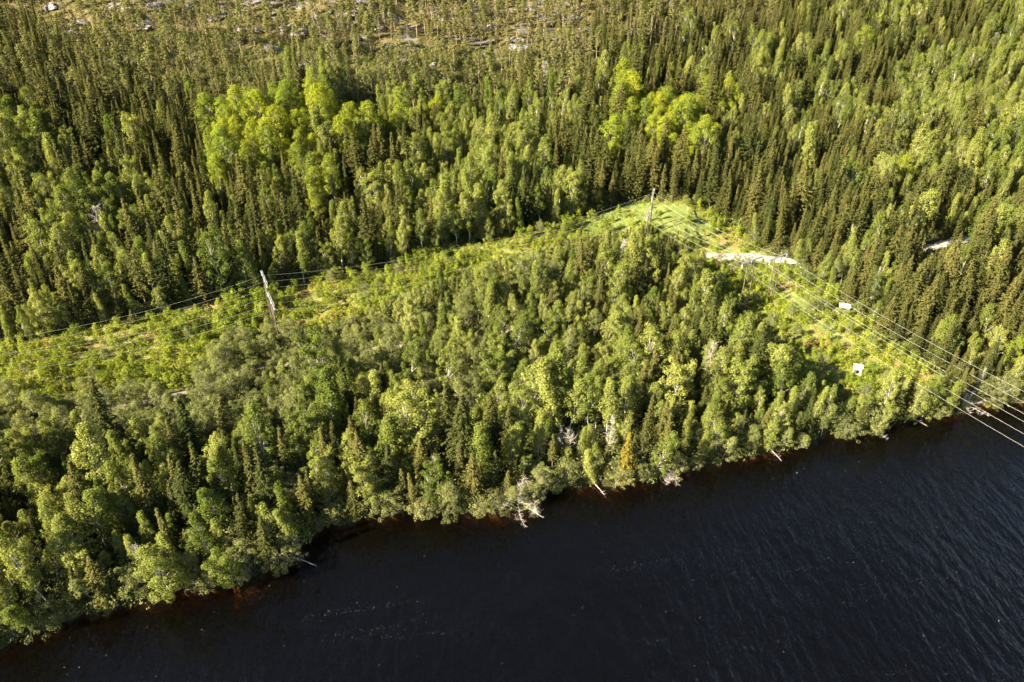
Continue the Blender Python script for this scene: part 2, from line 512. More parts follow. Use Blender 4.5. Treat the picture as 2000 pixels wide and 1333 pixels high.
reg('willow_bush', [clumpy(s, 4.2, r, .1, int(n * 1.6), 44, .19, .48, [M['willow']], M['bark_dead'], 'dome', 6, .010, .5, .35, .85)
                    for s, r, n in ((71, 2.1, 34), (72, 2.6, 42), (73, 1.7, 28))], 'leaves', 'stems')
reg('dead_tree', [dead(s, h) for s, h in ((81, 9), (82, 11), (83, 7))], 'branches', 'trunk')
reg('bare_bush', [bare_bush(s) for s in (91, 92)], 'twigs', 'stems')
KSCALE = {}

# ------------------------------------------------------------------ tagging
def tag(o, label=None, cat=None, group=None, kind=None):
    if label: o['label'] = label
    if cat: o['category'] = cat
    if group: o['group'] = group
    if kind: o['kind'] = kind
    return o

def obj(name, me, parent=None):
    o = bpy.data.objects.new(name, me)
    COL.objects.link(o)
    if parent: o.parent = parent
    return o

# ------------------------------------------------------------------ ground
def spacing(lo, hi, fine, zones):
    out = [lo]
    while out[-1] < hi:
        x = out[-1]
        step = fine
        for a, b, s in zones:
            if a <= x < b:
                step = s
        out.append(x + step)
    return np.array(out)

gx = spacing(-620, 620, 8, [(-300, -130, 3), (-130, 150, 1.2), (150, 360, 2.2)])
gy = spacing(-200, 900, 8, [(-200, 40, 12), (40, 175, 1.0), (175, 330, 1.8), (330, 470, 2.2)])
GX, GY = np.meshgrid(gx, gy)
GZ = height(GX, GY)
nx, ny = len(gx), len(gy)
verts = np.stack([GX.ravel(), GY.ravel(), GZ.ravel()], 1)
ii = np.arange((ny - 1) * (nx - 1)); r_, c_ = ii // (nx - 1), ii % (nx - 1)
q = r_ * nx + c_
faces = np.stack([q, q + 1, q + nx + 1, q + nx], 1)
me = bpy.data.meshes.new('ground')
me.from_pydata(verts.tolist(), [], faces.tolist())
me.polygons.foreach_set('use_smooth', [True] * len(me.polygons))
X, Y = verts[:, 0], verts[:, 1]
inl = inpoly(X, Y, CLEAR_LEFT) | inpoly(X, Y, CLEAR_RIGHT)
dsh = shore_d(X, Y)
rock = sstep(195, 240, dsh)
att = me.color_attributes.new('landcover', 'FLOAT_COLOR', 'POINT')
colarr = np.zeros((len(X), 4)); colarr[:, 3] = 1
colarr[:, 0] = inl * 1.0
colarr[:, 1] = rock
colarr[:, 2] = np.maximum(inpoly(X, Y, GRASSY) * 1.0, (dist_path(X, Y, TRACK) < 2.2) * 0.45)
att.data.foreach_set('color', colarr.ravel())
m, nt, out = mat('forest_ground')
at = nt.nodes.new('ShaderNodeAttribute'); at.attribute_name = 'landcover'
sep = nt.nodes.new('ShaderNodeSeparateColor'); nt.links.new(at.outputs[0], sep.inputs[0])
geo = nt.nodes.new('ShaderNodeNewGeometry')
def nz(scale, detail=4, stretch=None):
    n = nt.nodes.new('ShaderNodeTexNoise'); n.inputs['Scale'].default_value = scale; n.inputs['Detail'].default_value = detail
    n.inputs['Roughness'].default_value = .6
    nt.links.new(geo.outputs['Position'], n.inputs['Vector'])
    return n.outputs[0]
def contrast(s, mid, k):
    return math_n(nt, 'MULTIPLY_ADD', math_n(nt, 'SUBTRACT', s, mid), k, True)
n_big, n_mid, n_fine = nz(.07), nz(.35), nz(1.8, 5)
def ramp(s, lo, hi):
    n = nt.nodes.new('ShaderNodeMapRange'); nt.links.new(s, n.inputs[0]); n.inputs[1].default_value = lo; n.inputs[2].default_value = hi
    return n.outputs[0]
forest = mixrgb(nt, ramp(n_mid, .4, .6), (.020, .026, .009), (.050, .050, .018))
forest = mixrgb(nt, ramp(n_fine, .56, .7), forest, (.10, .075, .04))
clearc = mixrgb(nt, ramp(n_mid, .38, .6), (.09, .115, .022), (.16, .155, .055))
clearc = mixrgb(nt, ramp(n_big, .52, .62), clearc, (.17, .105, .045))
clearc = mixrgb(nt, ramp(n_fine, .52, .7), clearc, (.24, .19, .09))
grass = mixrgb(nt, ramp(n_mid, .35, .65), (.085, .12, .028), (.14, .15, .05))
heath = mixrgb(nt, ramp(n_mid, .40, .58), (.04, .045, .016), (.105, .08, .04))
heath = mixrgb(nt, ramp(nz(.5, 3), .52, .62), heath, (.105, .085, .035))
rockc = mixrgb(nt, ramp(n_fine, .35, .7), (.07, .065, .07), (.19, .17, .17))
rk = math_n(nt, 'MULTIPLY', ramp(nz(.13, 5), .55, .60), 1.0)
heath = mixrgb(nt, rk, heath, rockc)
c = mixrgb(nt, sep.outputs[1], forest, heath)
c = mixrgb(nt, sep.outputs[0], c, clearc)
c = mixrgb(nt, sep.outputs[2], c, grass)
# peat and stones of the river bed
sx = nt.nodes.new('ShaderNodeSeparateXYZ'); nt.links.new(geo.outputs['Position'], sx.inputs[0])
under = ramp(sx.outputs[2], .05, -.2)
bedc = mixrgb(nt, ramp(n_fine, .4, .62), (.10, .07, .04), (.22, .16, .10))
c = mixrgb(nt, under, c, bedc)
d = nt.nodes.new('ShaderNodeBsdfDiffuse'); nt.links.new(c, d.inputs[0])
bp = nt.nodes.new('ShaderNodeBump'); bp.inputs['Strength'].default_value = .9; bp.inputs['Distance'].default_value = .5
nt.links.new(n_fine, bp.inputs['Height']); nt.links.new(bp.outputs[0], d.inputs['Normal'])
nt.links.new(d.outputs[0], out.inputs[0])
me.materials.append(m)
tag(obj('ground', me), kind='structure')

# ------------------------------------------------------------------ water
m, nt, out = mat('river_water')
geo = nt.nodes.new('ShaderNodeNewGeometry')
mp = nt.nodes.new('ShaderNodeMapping'); mp.inputs['Rotation'].default_value = (0, 0, R(62)); mp.inputs['Scale'].default_value = (1.0, .38, 1)
nt.links.new(geo.outputs['Position'], mp.inputs[0])
n1 = nt.nodes.new('ShaderNodeTexNoise'); n1.inputs['Scale'].default_value = .55; n1.inputs['Detail'].default_value = 5; n1.inputs['Roughness'].default_value = .55
n2 = nt.nodes.new('ShaderNodeTexNoise'); n2.inputs['Scale'].default_value = .045; n2.inputs['Detail'].default_value = 3
nt.links.new(mp.outputs[0], n1.inputs[0]); nt.links.new(geo.outputs['Position'], n2.inputs[0])
hh = math_n(nt, 'MULTIPLY', n1.outputs[0], math_n(nt, 'ADD', math_n(nt, 'MULTIPLY', n2.outputs[0], 1.1), .08))
bp = nt.nodes.new('ShaderNodeBump'); bp.inputs['Strength'].default_value = .8; bp.inputs['Distance'].default_value = 1.3
nt.links.new(hh, bp.inputs['Height'])
fr = nt.nodes.new('ShaderNodeFresnel'); fr.inputs[0].default_value = 1.33; nt.links.new(bp.outputs[0], fr.inputs['Normal'])
gl = nt.nodes.new('ShaderNodeBsdfGlossy'); gl.inputs['Roughness'].default_value = .08; nt.links.new(bp.outputs[0], gl.inputs['Normal'])
tr = nt.nodes.new('ShaderNodeBsdfTransparent')
mx = nt.nodes.new('ShaderNodeMixShader')
nt.links.new(fr.outputs[0], mx.inputs[0]); peat = nt.nodes.new('ShaderNodeBsdfDiffuse'); peat.inputs[0].default_value = (.045, .035, .025, 1)
mp_ = nt.nodes.new('ShaderNodeMixShader'); mp_.inputs[0].default_value = .018
nt.links.new(tr.outputs[0], mp_.inputs[1]); nt.links.new(peat.outputs[0], mp_.inputs[2])
nt.links.new(mp_.outputs[0], mx.inputs[1]); nt.links.new(gl.outputs[0], mx.inputs[2])
nt.links.new(mx.outputs[0], out.inputs[0])
va = nt.nodes.new('ShaderNodeVolumeAbsorption'); va.inputs[0].default_value = (.66, .50, .30, 1); va.inputs[1].default_value = 1.9
nt.links.new(va.outputs[0], out.inputs['Volume'])
g = Geo(); g.box((0, 350, -4.5), (619, 549, 4.5))
w = tag(obj('water', g.mesh('water', [m])), kind='structure')

# foam flecks blown over the river in loose streaks
m, nt, out = mat('river_foam')
d = nt.nodes.new('ShaderNodeBsdfDiffuse'); d.inputs[0].default_value = (.7, .7, .7, 1)
tr = nt.nodes.new('ShaderNodeBsdfTransparent'); mx = nt.nodes.new('ShaderNodeMixShader'); mx.inputs[0].default_value = .45
nt.links.new(tr.outputs[0], mx.inputs[1]); nt.links.new(d.outputs[0], mx.inputs[2]); nt.links.new(mx.outputs[0], out.inputs[0])
g = Geo()
rng = np.random.default_rng(5)
def fleck(x, y, s):
    if shore_d(x, y) > -3: return
    k = 5
    a = rng.uniform(0, 6.28, k); a.sort()
    el = rng.uniform(1.5, 4); th = R(62) + rng.normal(0, .4)
    vs = []
    for t in a:
        px, py = math.cos(t) * s * el, math.sin(t) * s
        vs.append((x + px * math.cos(th) - py * math.sin(th), y + px * math.sin(th) + py * math.cos(th), .012))
    g.add(vs, [tuple(range(k))])
for i in range(300):
    u, v = rng.uniform(-50, 2050), rng.uniform(900, 1400)
    p = flat_hit(u, v)
    fleck(p[0], p[1], rng.uniform(.010, .032) * (2.2 if rng.random() < .06 else 1))
for i in range(13):
    u, v = rng.uniform(-50, 1700), rng.uniform(1020, 1330)
    p = flat_hit(u, v); L_ = rng.uniform(6, 22); a = R(rng.uniform(-4, 14)) if u > 500 else R(rng.uniform(10, 28))
    for _ in range(int(L_ * 4)):
        t = rng.uniform(0, 1) * L_
        fleck(p[0] + t * math.cos(a), p[1] + t * math.sin(a) + rng.normal(0, .3) + .25 * math.sin(t * .6 + i), rng.uniform(.005, .016))
tag(obj('foam', g.mesh('foam', [m])), 'thin white foam flecks scattered in loose streaks over the dark river', 'foam', kind='stuff')

# ------------------------------------------------------------------ road and track
def strip(name, path, width, lift, material, dens=1.0):
    pts = [np.array(p, float) for p in path]
    fine = []
    for i in range(len(pts) - 1):
        p0 = pts[max(i - 1, 0)]; p1 = pts[i]; p2 = pts[i + 1]; p3 = pts[min(i + 2, len(pts) - 1)]
        n = max(2, int(np.linalg.norm(p2 - p1) / dens))
        for k in range(n):
            t = k / n
            fine.append(.5 * ((2 * p1) + (-p0 + p2) * t + (2 * p0 - 5 * p1 + 4 * p2 - p3) * t * t + (-p0 + 3 * p1 - 3 * p2 + p3) * t ** 3))
    fine.append(pts[-1])
    fine = np.array(fine)
    dr = np.gradient(fine, axis=0); dr /= np.linalg.norm(dr, axis=1, keepdims=True)
    nr = np.stack([-dr[:, 1], dr[:, 0]], 1)
    vs = []; fs = []; K = 5
    rr = np.random.default_rng(1)
    for i, p in enumerate(fine):
        zc = float(height(p[0], p[1]))
        wj = width * (1 + .10 * math.sin(i * .7) + rr.normal(0, .07))
        for k in range(K):
            o = (k / (K - 1) - .5) * wj
            x, y = p + nr[i] * o
            z = max(float(height(x, y)), zc - .25) + lift
            if k in (0, K - 1): z = float(height(x, y)) - .05
            vs.append((x, y, z))
    for i in range(len(fine) - 1):
        for k in range(K - 1):
            a = i * K + k
            fs.append((a, a + 1, a + K + 1, a + K))
    me = mesh_from(name, vs, fs, [material], None, True)
    return tag(obj(name, me), kind='structure')
gravel = bark('gravel', (.27, .25, .225), (.15, .14, .12), .9)
strip('gravel_road', ROAD[ROAD_SPLIT:], 3.7, .10, gravel)
strip('dirt_road', ROAD[:ROAD_SPLIT], 1.9, .08, bark('dirt', (.20, .165, .12), (.13, .11, .075), .9))

# ------------------------------------------------------------------ vegetation map (about 100 x 50 photo pixels a cell)
VEG = ["PPPPPPPPPPPPTTTsmMmm",
       "TPPPPPPPPPPPTsmmsmmM",
       "TPPPPPPPPPPTsmmMsmMM",
       "STTPPTBPTPTBsmsmMmBM",
       "MSSsYYYyyBBsYYNNMMBB",
       "BsBSYYyyMBBsYYNNmmBB",
       "BsSSYYysMBBsSSSNssMB",
       "MMBssMyMBBMSSSSSssMM",
       "sBBMMsMmBBMsSSSSSssM",
       "MBBMsMMMBBBmMmBSMmss",
       "sMMMmMmBMMAMMOBBMmms",
       "SsMsGGGBAAMOOMBBmmss",
       "MMGGGGGGAAAMOOMBBmms",
       "GGGGGGGAAAAAMOMBMBms",
       "GGGGGGMAAAAAMMMBBMBm",
       "GGGGGGMMAABBMMMMMMBm",
       "GGGGMGBBBMMMmMBMmMMM",
       "MMMMMMsmMsMmmmMMMMMM",
       "MBBMMGsSmSSsmmMMMMMM",
       "BBBmmMsSmSSsmmMMMMMM",
       "BBMmmmsMMSSMMMMMMMMM",
       "BBMMMMMMMMMMMMMMMMMM",
       "MMMMMMMMMMMMMMMMMMMM",
       "MMMMMMMMMMMMMMMMMMMM"]
MIX = {  # kind -> share, then mean heights
    'P': (('pine_tree', .93), ('spruce_tree', .07)),
    'T': (('pine_tree', .60), ('spruce_tree', .40)),
    'S': (('spruce_tree', .95), ('birch_tree', .05)),
    's': (('spruce_tree', .72), ('birch_tree', .25), ('aspen_tree', .03)),
    'm': (('spruce_tree', .66), ('birch_tree', .34)),
    'M': (('spruce_tree', .27), ('birch_tree', .62), ('alder_tree', .11)),
    'B': (('spruce_tree', .15), ('birch_tree', .85)),
    'Y': (('aspen_tree', .85), ('spruce_tree', .12), ('birch_tree', .03)),
    'y': (('aspen_tree', .35), ('birch_tree', .48), ('spruce_tree', .17)),
    'G': (('alder_tree', .88), ('birch_tree', .10), ('spruce_tree', .02)),
    'A': (('alder_tree', .55), ('birch_tree', .40), ('spruce_tree', .05)),
    'O': (('spruce_tree', .55), ('birch_tree', .35), ('alder_tree', .10)),
    'N': (('spruce_tree', .70), ('birch_tree', .30)),
}
HGT = {'spruce_tree': 13.6, 'birch_tree': 12.2, 'aspen_tree': 14.0, 'alder_tree': 7.8, 'pine_tree': 12.0}
WIDE = {'spruce_tree': 1.25, 'birch_tree': 1.22, 'aspen_tree': 1.1, 'alder_tree': 1.15, 'pine_tree': 1.0}
SPC = {'spruce_tree': 2.6, 'birch_tree': 2.9, 'aspen_tree': 3.5, 'alder_tree': 2.6, 'pine_tree': 2.9}
HMOD = {'N': .62, 'O': .62, 'A': .80, 'G': .72, 'M': .92, 'm': .95, 'y': 1.05, 'P': .95, 'T': 1.0}

rng = np.random.default_rng(21)
step = 1.45
cx, cy = np.meshgrid(np.arange(-330, 400, step), np.arange(45, 520, step))
cx = (cx + rng.uniform(-.5, .5, cx.shape) * step * .95).ravel(); cy = (cy + rng.uniform(-.5, .5, cy.shape) * step * .95).ravel()
ds = shore_d(cx, cy)
ok = ds > 0.6
cx, cy, ds = cx[ok], cy[ok], ds[ok]
cz = height(cx, cy)
pu, pv, pd = project(np.stack([cx, cy, cz], 1))
# crown middle
cu, cv, _ = project(np.stack([cx, cy, cz + 7], 1))
ml = 60 * FPX / pd     # margin on the sunny side, where shadows come from
ok = (cu > -ml) & (cu < 2000 + ml * .45) & (pv > -60) & (cv < 1333 + ml * .3)
cx, cy, ds, cz, pu, pv, pd, cu, cv = [a[ok] for a in (cx, cy, ds, cz, pu, pv, pd, cu, cv)]
clear = inpoly(cx, cy, CLEAR_LEFT) | inpoly(cx, cy, CLEAR_RIGHT)
droad = dist_path(cx, cy, ROAD)
# keep the stretches of road that show open towards the camera
openroad = np.zeros(len(cx), bool)
for a, b, wd in (((1372, 500), (1506, 508), 7.5), ((1812, 486), (1858, 476), 6.5), ((325, 772), (368, 766), 3), ((508, 718), (524, 714), 2)):
    p0, p1 = ground_hit(*a)[:2], ground_hit(*b)[:2]
    dd = dist_path(cx, cy - 0, [p0, p1])
    openroad |= (dd < wd) & (cy < max(p0[1], p1[1]) + 3)
SEEN = [[(0, 690), (60, 668), (200, 632), (400, 590), (505, 570), (600, 548), (700, 525), (800, 505), (900, 475), (1000, 455), (1130, 420), (1250, 390), (1300, 385),
         (1310, 420), (1270, 440), (1130, 470), (1050, 490), (1000, 505), (930, 525), (880, 545), (830, 560), (720, 600), (650, 640), (600, 640), (560, 625),
         (500, 625), (430, 650), (380, 690), (330, 740), (200, 750), (60, 765), (10, 760), (-100, 800), (-100, 720)],
        [(1270, 385), (1330, 395), (1420, 440), (1500, 500), (1600, 570), (1700, 640), (1800, 715), (1900, 765), (2000, 790), (1890, 800), (1750, 785),
         (1660, 775), (1600, 740), (1530, 690), (1455, 620), (1410, 570), (1380, 520), (1330, 470), (1270, 440)],
        [(1372, 490), (1506, 496), (1506, 520), (1372, 512)], [(1815, 478), (1860, 466), (1860, 486), (1815, 496)], [(322, 758), (368, 750), (368, 776), (322, 782)],
        [(505, 706), (526, 700), (526, 724), (505, 726)]]
# growth beside the clearings is younger and lower
cap = np.full(len(cx), 60.0)
for hl in np.arange(22, 1.4, -1.25):
    u_, v_, _d = project(np.stack([cx, cy, cz + hl], 1))
    hit = np.zeros(len(cx), bool)
    for P_ in SEEN: hit |= inpoly(u_, v_, P_)
    cap[hit] = hl
cap = np.where(rng.random(len(cx)) < .07, cap * 1.5, cap)
order = rng.permutation(len(cx))
cell = {}
G0 = 3.6
placed = []
def free(x, y, r):
    i, j = int(x // G0), int(y // G0)
    for a in (i - 1, i, i + 1):
        for b in (j - 1, j, j + 1):
            for (px, py, pr) in cell.get((a, b), ()):
                rr = (r + pr) * .5
                if (x - px) ** 2 + (y - py) ** 2 < rr * rr:
                    return False
    return True
def put(kind, x, y, hgt, r, lean=None, wide=1.0, force=False):
    if not force and not free(x, y, r): return False
    cell.setdefault((int(x // G0), int(y // G0)), []).append((x, y, r))
    placed.append([kind, x, y, hgt, lean, wide])
    return True

# named single trees the photo shows (traced at the foot, in photo pixels)
def foot(u, v): return ground_hit(u, v)[:2]
for u, v, kind, hg, lean, wd in (
        (1012, 985, 'bare_bush', 5.5, (0, -.1), 1.0), (1045, 1003, 'dead_tree', 4.0, (.15, -.75), .9), (1312, 925, 'bare_bush', 4.0, (-.1, -.5), .9),
        (305, 1120, 'dead_tree', 8.0, (-.25, -.1), .8), 
        (1885, 790, 'bare_bush', 3, (-.1, -.2), 1.2), (1895, 775, 'dead_tree', 7, (.15, 0), .5),
        (1705, 840, 'bare_bush', 4, (.2, -.2), .9), (575, 1085, 'bare_bush', 3.2, (.1, -.3), 1.1),
        (1100, 880, 'bare_bush', 8, (0, 0), .8), (1380, 770, 'dead_tree', 13, (0, 0), .8), (212, 500, 'dead_tree', 14, (0, 0), 1.2),
        (1190, 905, 'dead_tree', 11, (0, 0), .8), (1700, 610, 'dead_tree', 12, (0, 0), .35), (1650, 505, 'dead_tree', 10, (0, 0), .35)):
    x, y = foot(u, v); put(kind, x, y, hg, 1.4, lean, wd, True)
# alive singles
for u, v, kind, hg, lean in ((868, 1004, 'willow_bush', 4.2, (.15, -.7)), (838, 1002, 'willow_bush', 4.8, (-.5, -.6)), (105, 1195, 'birch_tree', 17, (-.28, .1)), (430, 1120, 'birch_tree', 13, (-.3, .1)),
                             (1770, 825, 'birch_tree', 11, (.42, .1)), (1795, 822, 'birch_tree', 12, (.45, .15)), (1650, 850, 'willow_bush', 5, (0, -.2)), (1700, 855, 'birch_tree', 9, (.3, -.1))):
    x, y = foot(u, v); put(kind, x, y, hg, 1.6, lean, 1.0, True)

# the water's edge: grey willows, alders, leaning birches
xs = -150.0
while xs < 260:
    yb = float(np.interp(xs, SHX, SHY))
    k = rng.choice(['willow_bush', 'alder_tree', 'birch_tree', 'spruce_tree', 'none'], p=[.28, .20, .18, .26, .08])
    off = rng.uniform(.1, 2.2)
    if k != 'none':
        hg = {'willow_bush': rng.uniform(2.6, 5.2), 'alder_tree': rng.uniform(5, 8), 'birch_tree': rng.uniform(8, 13), 'spruce_tree': rng.uniform(7, 13)}[k]
        ln = (rng.normal(0, .12), -rng.uniform(.05, .4)) if k != 'spruce_tree' else (0, 0)
        put(k, xs, yb + off, hg, 1.5, ln, 1.15, k == 'willow_bush')
    xs += rng.uniform(.8, 1.9)

kinds_r = rng.random(len(cx)); hr = rng.normal(0, 1, len(cx)); keep = rng.random(len(cx)); sz = rng.random(len(cx))
patch = noise2(cx * 2.2, cy * 2.2, 0, 12)
for i in order:
    if clear[i] or droad[i] < (3.2 if 1330 < pu[i] < 1560 else 1.1) or openroad[i]: continue
    # wobble the lookup so that the cells do not show
    uu = cu[i] + 30 * math.sin(cy[i] * .13 + cx[i] * .05) + 22 * math.sin(cx[i] * .21)
    vv = cv[i] + 14 * math.sin(cx[i] * .17 + 1) + 8 * math.sin(cy[i] * .3)
    c = VEG[min(len(VEG) - 1, max(0, int(vv // 50)))][min(19, max(0, int(uu // 100)))]
    mix = MIX[c]
    # groups of like trees rather than salt and pepper
    rr = min(.999, max(0, .5 + (kinds_r[i] - .5) * .75 + .07 * patch[i]))
    acc = 0
    for k, p in mix:
        acc += p
        if rr < acc: break
    hg = HGT[k] * HMOD.get(c, 1.0) * (1 + .30 * max(-1.6, hr[i]))
    if keep[i] < .12: hg *= .62
    sp = SPC[k] * (.62 + .38 * hg / HGT[k])
    if c == 'P': sp *= 1.4
    if c == 'T': sp *= 1.15
    if c in 'NO': sp *= .82
    if ds[i] < 9: hg *= .72
    hg = max(3.0, min(hg, HGT[k] * 1.5))
    if c == 'P' and (keep[i] < .2 or patch[i] > .9): continue
    if k == 'birch_tree' and keep[i] > .985: k = 'dead_tree' if keep[i] > .994 else k; hg *= .85
    hg = min(hg, cap[i])
    if hg < 2.2: continue
    put(k, cx[i], cy[i], hg, min(sp, .6 + .32 * hg), None, WIDE.get(k, 1.0))
# shrubs of the clearings
for i in order:
    if not clear[i] or droad[i] < 2.8 or ds[i] < 2: continue
    gr = False
    if inpoly(cx[i:i+1], cy[i:i+1], GRASSY)[0]: gr = True
    dt = dist_path(cx[i:i+1], cy[i:i+1], TRACK)[0]
    if gr and keep[i] < .86: continue
    if dt < 2 and keep[i] < .8: continue
    if patch[i] < -.5 and keep[i] < .5: continue
    hg = 1.0 + 3.2 * sz[i] ** 1.3 + .35 * max(-1, patch[i])
    k = 'birch_shrub'
    if sz[i] > .94 - .1 * (pu[i] > 1400): k = 'alder_tree'; hg = rng.uniform(3.2, 5)
    elif sz[i] > .92: k = 'spruce_tree'; hg = rng.uniform(3, 5.5)
    put(k, cx[i], cy[i], max(1.0, hg), 1.5 if k == 'birch_shrub' else 2.4)

# ------------------------------------------------------------------ turn the list into objects
ONES = "zero one two three four five six seven eight nine ten eleven twelve thirteen fourteen fifteen sixteen seventeen eighteen nineteen".split()
TENS = "x x twenty thirty forty fifty sixty seventy eighty ninety".split()
def say(n):
    n = int(max(0, min(99, n)))
    return ONES[n] if n < 20 else TENS[n // 10] + ('' if n % 10 == 0 else '-' + ONES[n % 10])
CAT = {'spruce_tree': 'spruce', 'birch_tree': 'birch', 'aspen_tree': 'aspen', 'alder_tree': 'alder', 'pine_tree': 'pine', 'birch_shrub': 'shrub',
       'willow_bush': 'willow', 'dead_tree': 'dead tree', 'bare_bush': 'bare bush'}
GRP = {'spruce_tree': 'spruces of the riverside forest', 'birch_tree': 'birches of the riverside forest', 'aspen_tree': 'aspens on the hillside',
       'alder_tree': 'alders among the trees', 'pine_tree': 'pines on the rocky hill', 'birch_shrub': 'shrubs in the power line clearings',
       'willow_bush': 'willow bushes along the water', 'dead_tree': 'dead trees standing in the forest', 'bare_bush': 'bare bushes near the water'}
LOOK = {'spruce_tree': ('dark spruce', 'slim dark spruce'), 'birch_tree': ('light green birch', 'leafy green birch'), 'aspen_tree': ('yellow green aspen', 'rounded yellow green aspen'),
        'alder_tree': ('grey green alder', 'bushy grey green alder'), 'pine_tree': ('thin olive pine', 'ragged olive pine'), 'birch_shrub': ('low green shrub', 'small green shrub'),
        'willow_bush': ('pale grey green willow bush', 'spreading willow bush'), 'dead_tree': ('bare grey dead tree', 'bare pale dead tree'), 'bare_bush': ('bare pinkish grey bush', 'leafless grey bush')}
bykind = {}
for k, x, y, hg, lean, wide in placed:
    bykind.setdefault(k, []).append((x, y, hg, lean, wide))
used_labels = set()
TILT = np.random.default_rng(99)
stuff_coll = {}
for kind, lst in bykind.items():
    arr = np.array([(a[0], a[1], a[2]) for a in lst])
    z = height(arr[:, 0], arr[:, 1])
    u, v, dep = project(np.stack([arr[:, 0], arr[:, 1], z + arr[:, 2] * .6], 1))
    inside = (u > 5) & (u < 1995) & (v > 5) & (v < 1328)
    size = np.where(inside, arr[:, 2] / dep, -1)
    forced = np.array([a[3] is not None for a in lst])
    size = np.where(forced & inside, size + 1, size)
    n_ind = 300
    top = np.argsort(-size)[:n_ind]
    top = [i for i in top if size[i] > 0]
    chosen = set(top)
    protos, cn, tn = PROTO[kind]
    masters = {}
    med = np.median(arr[:, 2])
    for i in top:
        vi = int(TILT.integers(len(protos)))
        cme, tme, jme, h0 = protos[vi]
        e = bpy.data.objects.new(kind, None); COL.objects.link(e)
        e.empty_display_size = .5
        s = arr[i, 2] / h0
        wv = lst[i][4] * TILT.uniform(.88, 1.16)
        sw = s * wv if s > .85 else (s * .5 + .425) * wv
        e.location = (arr[i, 0], arr[i, 1], z[i]); e.scale = (sw, sw, s)
        lean = lst[i][3] or (0, 0)
        q = Vector((lean[0] + TILT.normal(0, .03), lean[1] + TILT.normal(0, .03), 1)).normalized().to_track_quat('Z', 'Y')
        e.rotation_euler = (q.to_matrix() @ Matrix.Rotation(TILT.uniform(0, 6.28), 3, 'Z')).to_euler()
        if vi not in masters:
            masters[vi] = (bpy.data.objects.new(cn, cme), bpy.data.objects.new(tn, tme)); cc, tt = masters[vi]
        else:
            cc, tt = masters[vi][0].copy(), masters[vi][1].copy()
        for ch in (cc, tt):
            COL.objects.link(ch); ch.parent = e
        hw = 'tall ' if arr[i, 2] > med * 1.12 else ('short ' if arr[i, 2] < med * .85 else '')
        for cand in ((hw, 0), ('rather ' + (hw or 'narrow '), 0), (hw, 1), ('very ' + (hw or 'thin '), 1), ('broad ' + hw, 0), ('tilted ' + hw, 1), ('slightly lower ' , 0), ('slightly higher ', 1)):
            lab = f"{cand[0]}{LOOK[kind][cand[1]]}, {say(u[i] / 20)} percent across and {say(v[i] / 13.33)} percent down the photo"
            if lab not in used_labels: break
        used_labels.add(lab)
        tag(e, lab, CAT[kind], GRP[kind])
    rest = [i for i in range(len(lst)) if i not in chosen]
    if not rest: continue
    # the remaining ones of the kind: one object, instanced on points
    coll = bpy.data.collections.new(kind + '_forms')
    for j, (cme, tme, jme, h0) in enumerate(protos):
        coll.objects.link(bpy.data.objects.new(f'{kind}_form_{j:02d}', jme))
    n = len(rest)
    me = bpy.data.meshes.new(kind + '_points')
    me.vertices.add(n)
    me.vertices.foreach_set('co', np.stack([arr[rest, 0], arr[rest, 1], z[rest]], 1).ravel())
    idx = TILT.integers(len(protos), size=n)
    h0s = np.array([p[3] for p in protos])[idx]
    s = arr[rest, 2] / h0s
    sw = np.where(s > .85, s, s * .5 + .425) * TILT.uniform(.88, 1.16, n)
    rot = np.stack([TILT.normal(0, .035, n), TILT.normal(0, .035, n), TILT.uniform(0, 6.28, n)], 1)
    for nm, ty, data in (('form', 'INT', idx.astype(np.int32)), ('turn', 'FLOAT_VECTOR', rot.ravel()), ('size', 'FLOAT_VECTOR', np.stack([sw, sw, s], 1).ravel())):
        a = me.attributes.new(nm, ty, 'POINT')
        a.data.foreach_set('value' if ty == 'INT' else 'vector', data)
    o = obj('distant_' + {'spruce_tree': 'spruce_forest', 'birch_tree': 'birch_forest', 'aspen_tree': 'aspen_forest', 'alder_tree': 'alder_thicket', 'pine_tree': 'pine_forest',
                          'birch_shrub': 'shrub_cover', 'willow_bush': 'willow_thicket', 'dead_tree': 'dead_wood', 'bare_bush': 'brush'}[kind], me)
    tag(o, {'spruce_tree': 'dense mass of dark spruces filling the forest behind the nearest trees', 'birch_tree': 'mass of light green birches mixed through the forest',
            'aspen_tree': 'farther yellow green aspens on the slope', 'alder_tree': 'grey green alder thicket spread between the clearing and the river',
            'pine_tree': 'scattered thin pines over the rocky hill top', 'birch_shrub': 'low shrubs covering the power line clearings'}.get(kind, 'further scattered growth among the trees'), kind='stuff')
    ng = bpy.data.node_groups.new(kind + '_scatter', 'GeometryNodeTree')
    ng.interface.new_socket('Geometry', in_out='INPUT', socket_type='NodeSocketGeometry')
    ng.interface.new_socket('Geometry', in_out='OUTPUT', socket_type='NodeSocketGeometry')
    gi = ng.nodes.new('NodeGroupInput'); go = ng.nodes.new('NodeGroupOutput')
    ci = ng.nodes.new('GeometryNodeCollectionInfo'); ci.inputs['Collection'].default_value = coll
    ci.inputs['Separate Children'].default_value = True; ci.inputs['Reset Children'].default_value = True
    ip = ng.nodes.new('GeometryNodeInstanceOnPoints'); ip.inputs['Pick Instance'].default_value = True
    def named(nm, ty):
        a = ng.nodes.new('GeometryNodeInputNamedAttribute'); a.data_type = ty; a.inputs[0].default_value = nm
        return a.outputs[0]
    ng.links.new(gi.outputs[0], ip.inputs['Points']); ng.links.new(ci.outputs[0], ip.inputs['Instance'])
    ng.links.new(named('form', 'INT'), ip.inputs['Instance Index'])
